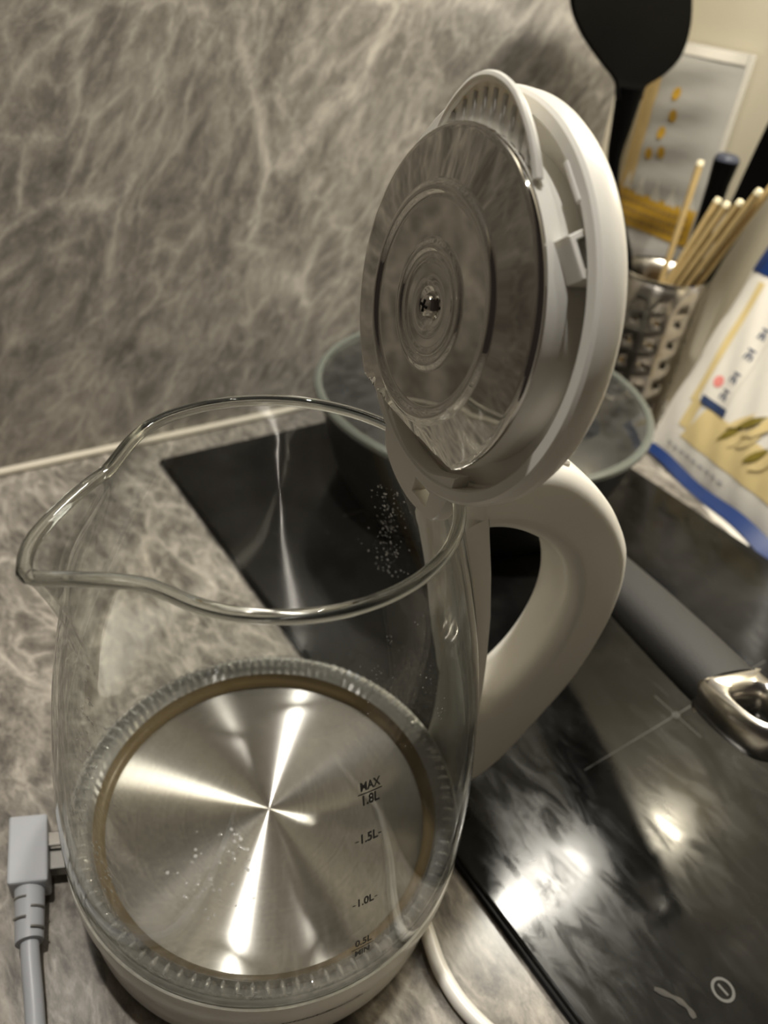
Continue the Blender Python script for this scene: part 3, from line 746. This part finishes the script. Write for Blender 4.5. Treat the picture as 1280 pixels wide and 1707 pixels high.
# chopsticks in the holder
tips = [((0.531, 0.251, 0.2430), (0.530, 0.252), 'upright bamboo chopstick standing alone in the utensil holder'),
        ((0.526, 0.2190, 0.2210), (0.504, 0.268), 'bamboo chopstick leaning in the holder, leftmost of the leaning bundle'),
        ((0.524, 0.2085, 0.2205), (0.512, 0.275), 'bamboo chopstick leaning in the holder, second of the leaning bundle'),
        ((0.525, 0.1980, 0.2250), (0.521, 0.278), 'bamboo chopstick leaning in the holder, third of the leaning bundle'),
        ((0.526, 0.1860, 0.2365), (0.530, 0.276), 'bamboo chopstick leaning furthest right out of the holder'),
        ((0.534, 0.1790, 0.2475), (0.534, 0.268), 'long bamboo chopstick reaching out of the picture above the noodle bag')]
for (tp, bs, lb) in tips:
    a = Vector((bs[0], bs[1], 0.0035)); b_ = Vector(tp); root = empty('chopstick', a); tag(root, lb, 'chopstick', 'chopsticks in the utensil holder')
    d = (b_ - a); tube('shaft', [Vector((0, 0, 0)), d * 0.5, d * 0.985], lambda t: 0.0018 + 0.0014 * t, 'bamboo', root, n=8)
    tube('cut_end', [d * 0.985, d * 0.995, d], lambda t: 0.0034 - 0.0008 * t, 'bamboo_tip', root, n=8)

# black serving spoon: long handle in the holder, broad head above
sp = empty('serving_spoon', (0.495, 0.255, 0.004)); tag(sp, 'black nylon serving spoon with broad head standing in the holder', 'serving spoon')
SO = Vector((0.495, 0.255, 0.004))
pts = catmull([(0.495, 0.255, 0.0045), (0.4955, 0.260, 0.09), (0.4970, 0.268, 0.150), (0.487, 0.290, 0.195), (0.4795, 0.300, 0.232), (0.4770, 0.300, 0.262), (0.476, 0.300, 0.290)], 5)
tube('handle', [p - SO for p in pts], lambda t: 0.0045 + 0.0075 * max(0, t - 0.60) / 0.40, 'black_plastic', sp, n=14)
head = catmull([(0.464, 0.280), (0.459, 0.2930), (0.436, 0.3080), (0.408, 0.3260), (0.390, 0.3430), (0.384, 0.365), (0.398, 0.390), (0.430, 0.408), (0.466, 0.408), (0.500, 0.392), (0.519, 0.362), (0.529, 0.336), (0.5265, 0.314), (0.513, 0.300), (0.494, 0.2900), (0.489, 0.280)], 5, closed=True)
def spx(v):
    dx, dz_ = (v[0] - 0.456) / 0.075, (v[1] - 0.345) / 0.065
    return Vector((v[0], 0.300 + v[2] + 0.010 * (1 - min(1.2, dx * dx + dz_ * dz_)), v[1])) - SO
plate('spoon_head', head, [], [(-0.0022, 0.0012), (-0.001, 0.0), (0.001, 0.0), (0.0022, 0.0012)], 'black_plastic', sp, xf=spx)

# two more dark handles in the holder
ut = empty('cooking_utensil', (0.549, 0.236, 0.0045)); tag(ut, 'dark round-ended utensil handle upright in the holder', 'utensil'); UO = Vector((0.549, 0.236, 0.0045))
hd2 = tube('handle', [Vector((0, 0, 0)), Vector((0.5515, 0.2395, 0.130)) - UO, Vector((0.5555, 0.2435, 0.225)) - UO, Vector((0.556, 0.2435, 0.2440)) - UO], lambda t: 0.006 + 0.005 * t, 'black_plastic', ut, n=18)
M['blue_cap'] = principled('slate_cap', (0.055, 0.060, 0.085), 0.4, noise=0.08)
tube('end_cap', [Vector((0.556, 0.2435, 0.2441)) - UO, Vector((0.556, 0.2435, 0.2470)) - UO, Vector((0.556, 0.2434, 0.2490)) - UO], lambda t: 0.0110 - 0.003 * t * t, 'blue_cap', ut, n=18)
sl = empty('spatula', (0.532, 0.232, 0.006)); tag(sl, 'black flat utensil handle leaning right out of the holder', 'spatula'); SLO = Vector((0.532, 0.232, 0.006))
sa, sb = Vector((0.532, 0.232, 0.006)), Vector((0.556, 0.196, 0.325)); sdn = (sb - sa).normalized(); sw = Vector((0.0, 1.0, 0.0)); sw = (sw - sdn * sw.dot(sdn)).normalized(); sn = sdn.cross(sw)
L_ = (sb - sa).length
plate('handle', catmull([(-0.004, 0.0), (-0.0045, L_ * 0.45), (-0.0115, L_ * 0.66), (-0.014, L_ * 0.9), (-0.010, L_), (0.010, L_), (0.014, L_ * 0.9), (0.0115, L_ * 0.66), (0.0045, L_ * 0.45), (0.004, 0.0)], 4, closed=True), [], [(-0.0035, 0.0012), (-0.002, 0.0), (0.002, 0.0), (0.0035, 0.0012)], 'black_plastic', sl, xf=lambda v: sdn * v[1] + sw * v[0] + sn * v[2])

# ------------------------------------------------------------------ film pouch of chopsticks leaning in the corner behind the holder
po = empty('chopstick_pouch', (0.583, 0.326, 0.0)); tag(po, 'cloudy film pouch with a yellow printed band behind the utensil holder', 'pouch'); POO = Vector((0.583, 0.326, 0.0))
def pouch(y, z, off=0.0):
    # face towards -x, pillow shaped
    a = (y - 0.326) / 0.051; bq = (z - 0.160) / 0.160
    bul = 0.0065 * max(0, 1 - a ** 4) * max(0, 1 - bq ** 8) + 0.0012 * sin(z * 190 + y * 40) * max(0, 1 - a ** 2)
    return Vector((0.588 - bul - off, y, z)) - POO
def drape(fn, name, poly_rows, mat, parent, off=0.0004):
    """grid patch given by rows of 2D points mapped by fn"""
    vs = [fn(p[0], p[1], off) for row in poly_rows for p in row]; nc = len(poly_rows[0]); fs = []
    for j in range(len(poly_rows) - 1):
        for i in range(nc - 1): fs.append((j * nc + i, j * nc + i + 1, (j + 1) * nc + i + 1, (j + 1) * nc + i))
    return mesh(name, vs, fs, mat, parent)
def rect(y0, y1, z0, z1, ny=10, nz=10, shear=0.0):
    return [[(y0 + (y1 - y0) * i / ny + shear * j / nz, z0 + (z1 - z0) * j / nz) for i in range(ny + 1)] for j in range(nz + 1)]
front = rect(0.275, 0.377, 0.0005, 0.320, 14, 40)
vs = [pouch(p[0], p[1]) for row in front for p in row]; k = len(vs)
vs += [Vector((0.5965, p[0], p[1])) - POO for row in front for p in row]
nc = 15; fs = []
for s_ in (0, k):
    for j in range(40):
        for i in range(14): fs.append((s_ + j * nc + i, s_ + j * nc + i + 1, s_ + (j + 1) * nc + i + 1, s_ + (j + 1) * nc + i))
for j in range(40):
    for i in (0, 14): fs.append((j * nc + i, (j + 1) * nc + i, k + (j + 1) * nc + i, k + j * nc + i))
for i in range(14):
    for j in (0, 40): fs.append((j * nc + i, j * nc + i + 1, k + j * nc + i + 1, k + j * nc + i))
mesh('pouch_film', vs, fs, 'pouch', po)
for (y0, y1) in ((0.3560, 0.3625), (0.3630, 0.3690), (0.3695, 0.3745)):
    drape(pouch, 'wood_stick', rect(y0, y1, 0.01, 0.300, 3, 24), 'bamboo', po, 0.0006)
band = drape(pouch, 'yellow_band', rect(0.2760, 0.3740, 0.157, 0.190, 24, 6), 'yellow', po, 0.0009)
for kx in range(5):
    y = 0.285 + 0.019 * kx
    rows_ = [[(y - 0.007 * (1 - t), 0.190 + 0.020 * t - 0.003), (y + 0.007 * (1 - t), 0.190 + 0.020 * t - 0.003)] for t in (0, 0.33, 0.66, 0.98)]
    drape(pouch, 'white_peak', rows_, 'bag_white', po, 0.0010)
for r_ in range(3):
    z = 0.1625 + 0.008 * r_; y = 0.281
    while y < 0.368:
        wd = random.uniform(0.003, 0.006); drape(pouch, 'print_mark', rect(y, y + wd, z, z + 0.0045, 2, 1), 'brown_print', band, 0.0012); y += wd + 0.0016
for (y, z) in ((0.334, 0.280), (0.330, 0.262), (0.338, 0.246), (0.331, 0.230), (0.345, 0.226)):
    drape(pouch, 'print_dot', [[(y + 0.0045 * cos(a) * r, z + 0.0055 * sin(a) * r) for a in [2 * pi * i / 12 for i in range(13)]] for r in (0.05, 1.0)], 'yellow', po, 0.0008)
drape(pouch, 'top_seal', rect(0.276, 0.376, 0.3115, 0.3195, 14, 2), 'bag_white', po, 0.0007)

# ------------------------------------------------------------------ bag of noodles leaning on the side wall
BO = Vector((0.500, 0.190, 0.0)); BA = Vector((-0.2, -1, 0)).normalized(); BB = Vector((0.42, 0, 1)).normalized(); BN = BB.cross(BA).normalized()
if BN.x > 0: BN = -BN
bag = empty('noodle_bag', BO); tag(bag, 'cream printed noodle bag with blue bottom seal leaning on the side wall', 'noodle bag')
BW, BH = 0.185, 0.225
def bagp(a, b, off=0.0):
    ta, tb = a / BW * 2 - 1, b / BH * 2 - 1
    bul = 0.010 * max(0, 1 - abs(ta) ** 5) * max(0, 1 - abs(tb) ** 5) + 0.0010 * sin(a * 210 + b * 90) * max(0, 1 - ta * ta)
    edge = 0.0022 * sin(b * 95) * (1 if ta < 0 else -1) * max(0, abs(ta) - 0.6)
    return BA * (a + edge) + BB * b + BN * (bul + off) + Vector((0, 0, 0.0012))
def brect(a0, a1, b0, b1, na=8, nb=8, shear=0.0): return rect(a0, a1, b0, b1, na, nb, shear)
front = rect(0.0, BW, 0.0, BH, 30, 36); nc = 31
vs = [bagp(*p) for row in front for p in row]; k = len(vs)
def bagback(a, b):
    ta, tb = a / BW * 2 - 1, b / BH * 2 - 1
    return BA * a + BB * b - BN * (0.0008 + 0.006 * max(0, 1 - abs(ta) ** 5) * max(0, 1 - abs(tb) ** 5)) + Vector((0, 0, 0.0012))
vs += [bagback(*p) for row in front for p in row]; fs = []
for s_ in (0, k):
    for j in range(36):
        for i in range(30): fs.append((s_ + j * nc + i, s_ + j * nc + i + 1, s_ + (j + 1) * nc + i + 1, s_ + (j + 1) * nc + i))
for j in range(36):
    for i in (0, 30): fs.append((j * nc + i, (j + 1) * nc + i, k + (j + 1) * nc + i, k + j * nc + i))
for i in range(30):
    for j in (0, 36): fs.append((j * nc + i, j * nc + i + 1, k + j * nc + i + 1, k + j * nc + i))
mesh('bag_film', vs, fs, 'bag_white', bag)
# folded blue seal along the foot, white underside curling out
def flap_p(a, t, off=0.0):
    c = 0.0035 + 0.006 * max(0, a - 0.09) / 0.09
    lift = 0.0065 * (1 - t) + 0.0018 + 0.002 * sin(a * 60)
    return BA * a + Vector((-1, 0.2, 0)).normalized() * (0.001 + 0.0135 * t * (0.5 + 0.6 * a / BW)) + Vector((0, 0, max(0.0006, lift) + off))
drape(lambda a, t, off: flap_p(a, t, off), 'blue_seal', rect(0.006, BW, 0.0, 1.0, 30, 5), 'bag_blue', bag, 0.0006)
drape(lambda a, t, off: flap_p(a, t, off), 'seal_underside', rect(0.075, 0.155, 0.4, 1.35, 16, 5), 'bag_white', bag, -0.0009)
drape(lambda a, t, off: flap_p(a, t, off), 'seal_corner', rect(-0.004, 0.009, 0.0, 1.2, 4, 4), 'bag_white', bag, 0.0010)
drape(bagp, 'top_seal', rect(0.001, BW, 0.178, 0.223, 20, 6), 'bag_blue', bag, 0.0006)
# printed picture: tan noodles and ears of wheat, a white label strip with dark characters
drape(bagp, 'noodle_print', rect(0.034, 0.160, 0.028, 0.062, 24, 8, 0.012), 'bag_tan', bag, 0.0005)
drape(bagp, 'side_stripe', rect(0.022, 0.030, 0.060, 0.172, 3, 16, -0.004), 'bag_tan', bag, 0.0005)
drape(bagp, 'side_stripe', rect(0.026, 0.038, 0.036, 0.066, 3, 6, 0.0), 'bag_tan', bag, 0.0005)
lab = drape(bagp, 'label_strip', rect(0.032, 0.062, 0.064, 0.170, 8, 16), 'bag_white', bag, 0.0009)
drape(bagp, 'label_bar', rect(0.035, 0.066, 0.0630, 0.0700, 8, 3, -0.001), 'bag_navy', bag, 0.0013)
drape(bagp, 'red_seal', [[(0.0405 + 0.0052 * cos(a) * r, 0.0860 + 0.0052 * sin(a) * r) for a in [2 * pi * i / 14 for i in range(15)]] for r in (0.05, 1.0)], 'bag_pink', bag, 0.0013)
for (ca, cb) in ((0.0535, 0.0795), (0.0535, 0.096), (0.0535, 0.118), (0.0535, 0.137)):    # blurred brush characters
    for (da, db, wa, wb) in ((-0.004, 0.0030, 0.008, 0.0013), (-0.0006, -0.0050, 0.0013, 0.0095), (-0.0035, -0.0012, 0.007, 0.0012), (-0.004, -0.0050, 0.0014, 0.0036), (0.0022, -0.0050, 0.0016, 0.0036)):
        drape(bagp, 'brush_stroke', rect(ca + da, ca + da + wa, cb + db, cb + db + wb, 3, 3, random.uniform(-0.001, 0.001)), 'bag_navy', lab, 0.0014)
for kx in range(9):      # ears and leaves
    a0 = 0.072 + 0.010 * (kx % 5) + random.uniform(-0.003, 0.003); b0 = 0.045 + 0.018 * (kx // 5) + random.uniform(-0.004, 0.004)
    ln = random.uniform(0.022, 0.036); an = radians(random.uniform(35, 75)); rows_ = []
    for t in (0, 0.25, 0.5, 0.75, 1.0):
        w_ = 0.0034 * sin(pi * min(0.97, t + 0.05)); cx_, cy_ = a0 + cos(an) * ln * t - 0.004 * t * t, b0 + sin(an) * ln * t
        rows_.append([(cx_ - sin(an) * w_, cy_ + cos(an) * w_), (cx_ + sin(an) * w_, cy_ - cos(an) * w_)])
    drape(bagp, 'wheat_ear', rows_, 'bag_olive' if kx % 3 == 0 else 'bag_tan', bag, 0.0011 + 0.0002 * kx)
for kx in range(9):
    drape(bagp, 'small_print', rect(0.024 + 0.0085 * kx, 0.030 + 0.0085 * kx, 0.0165, 0.0190, 2, 1), 'bag_grey', bag, 0.0008)

# ------------------------------------------------------------------ dried crumb streak on the hob, left of the off symbol
M['crumb'] = principled('dried_food', (0.055, 0.050, 0.042), 0.7, noise=0.25, nscale=400)
v_, f_ = tube_geo(catmull([(0.1164, -0.1441, 0.0), (0.1196, -0.1489, 0.0), (0.1223, -0.1534, 0.0), (0.1233, -0.1578, 0.0), (0.1225, -0.1617, 0.0)], 5), lambda t: 0.0009 + 0.0006 * sin(t * 9) ** 2, 8)
o = mesh('food_smear', [Vector((p.x, p.y, HZ + 0.0003 + p.z * 0.18)) for p in v_], f_, 'crumb')
tag(o, 'thin dried food smear on the black hob beside the off symbol', 'smear')
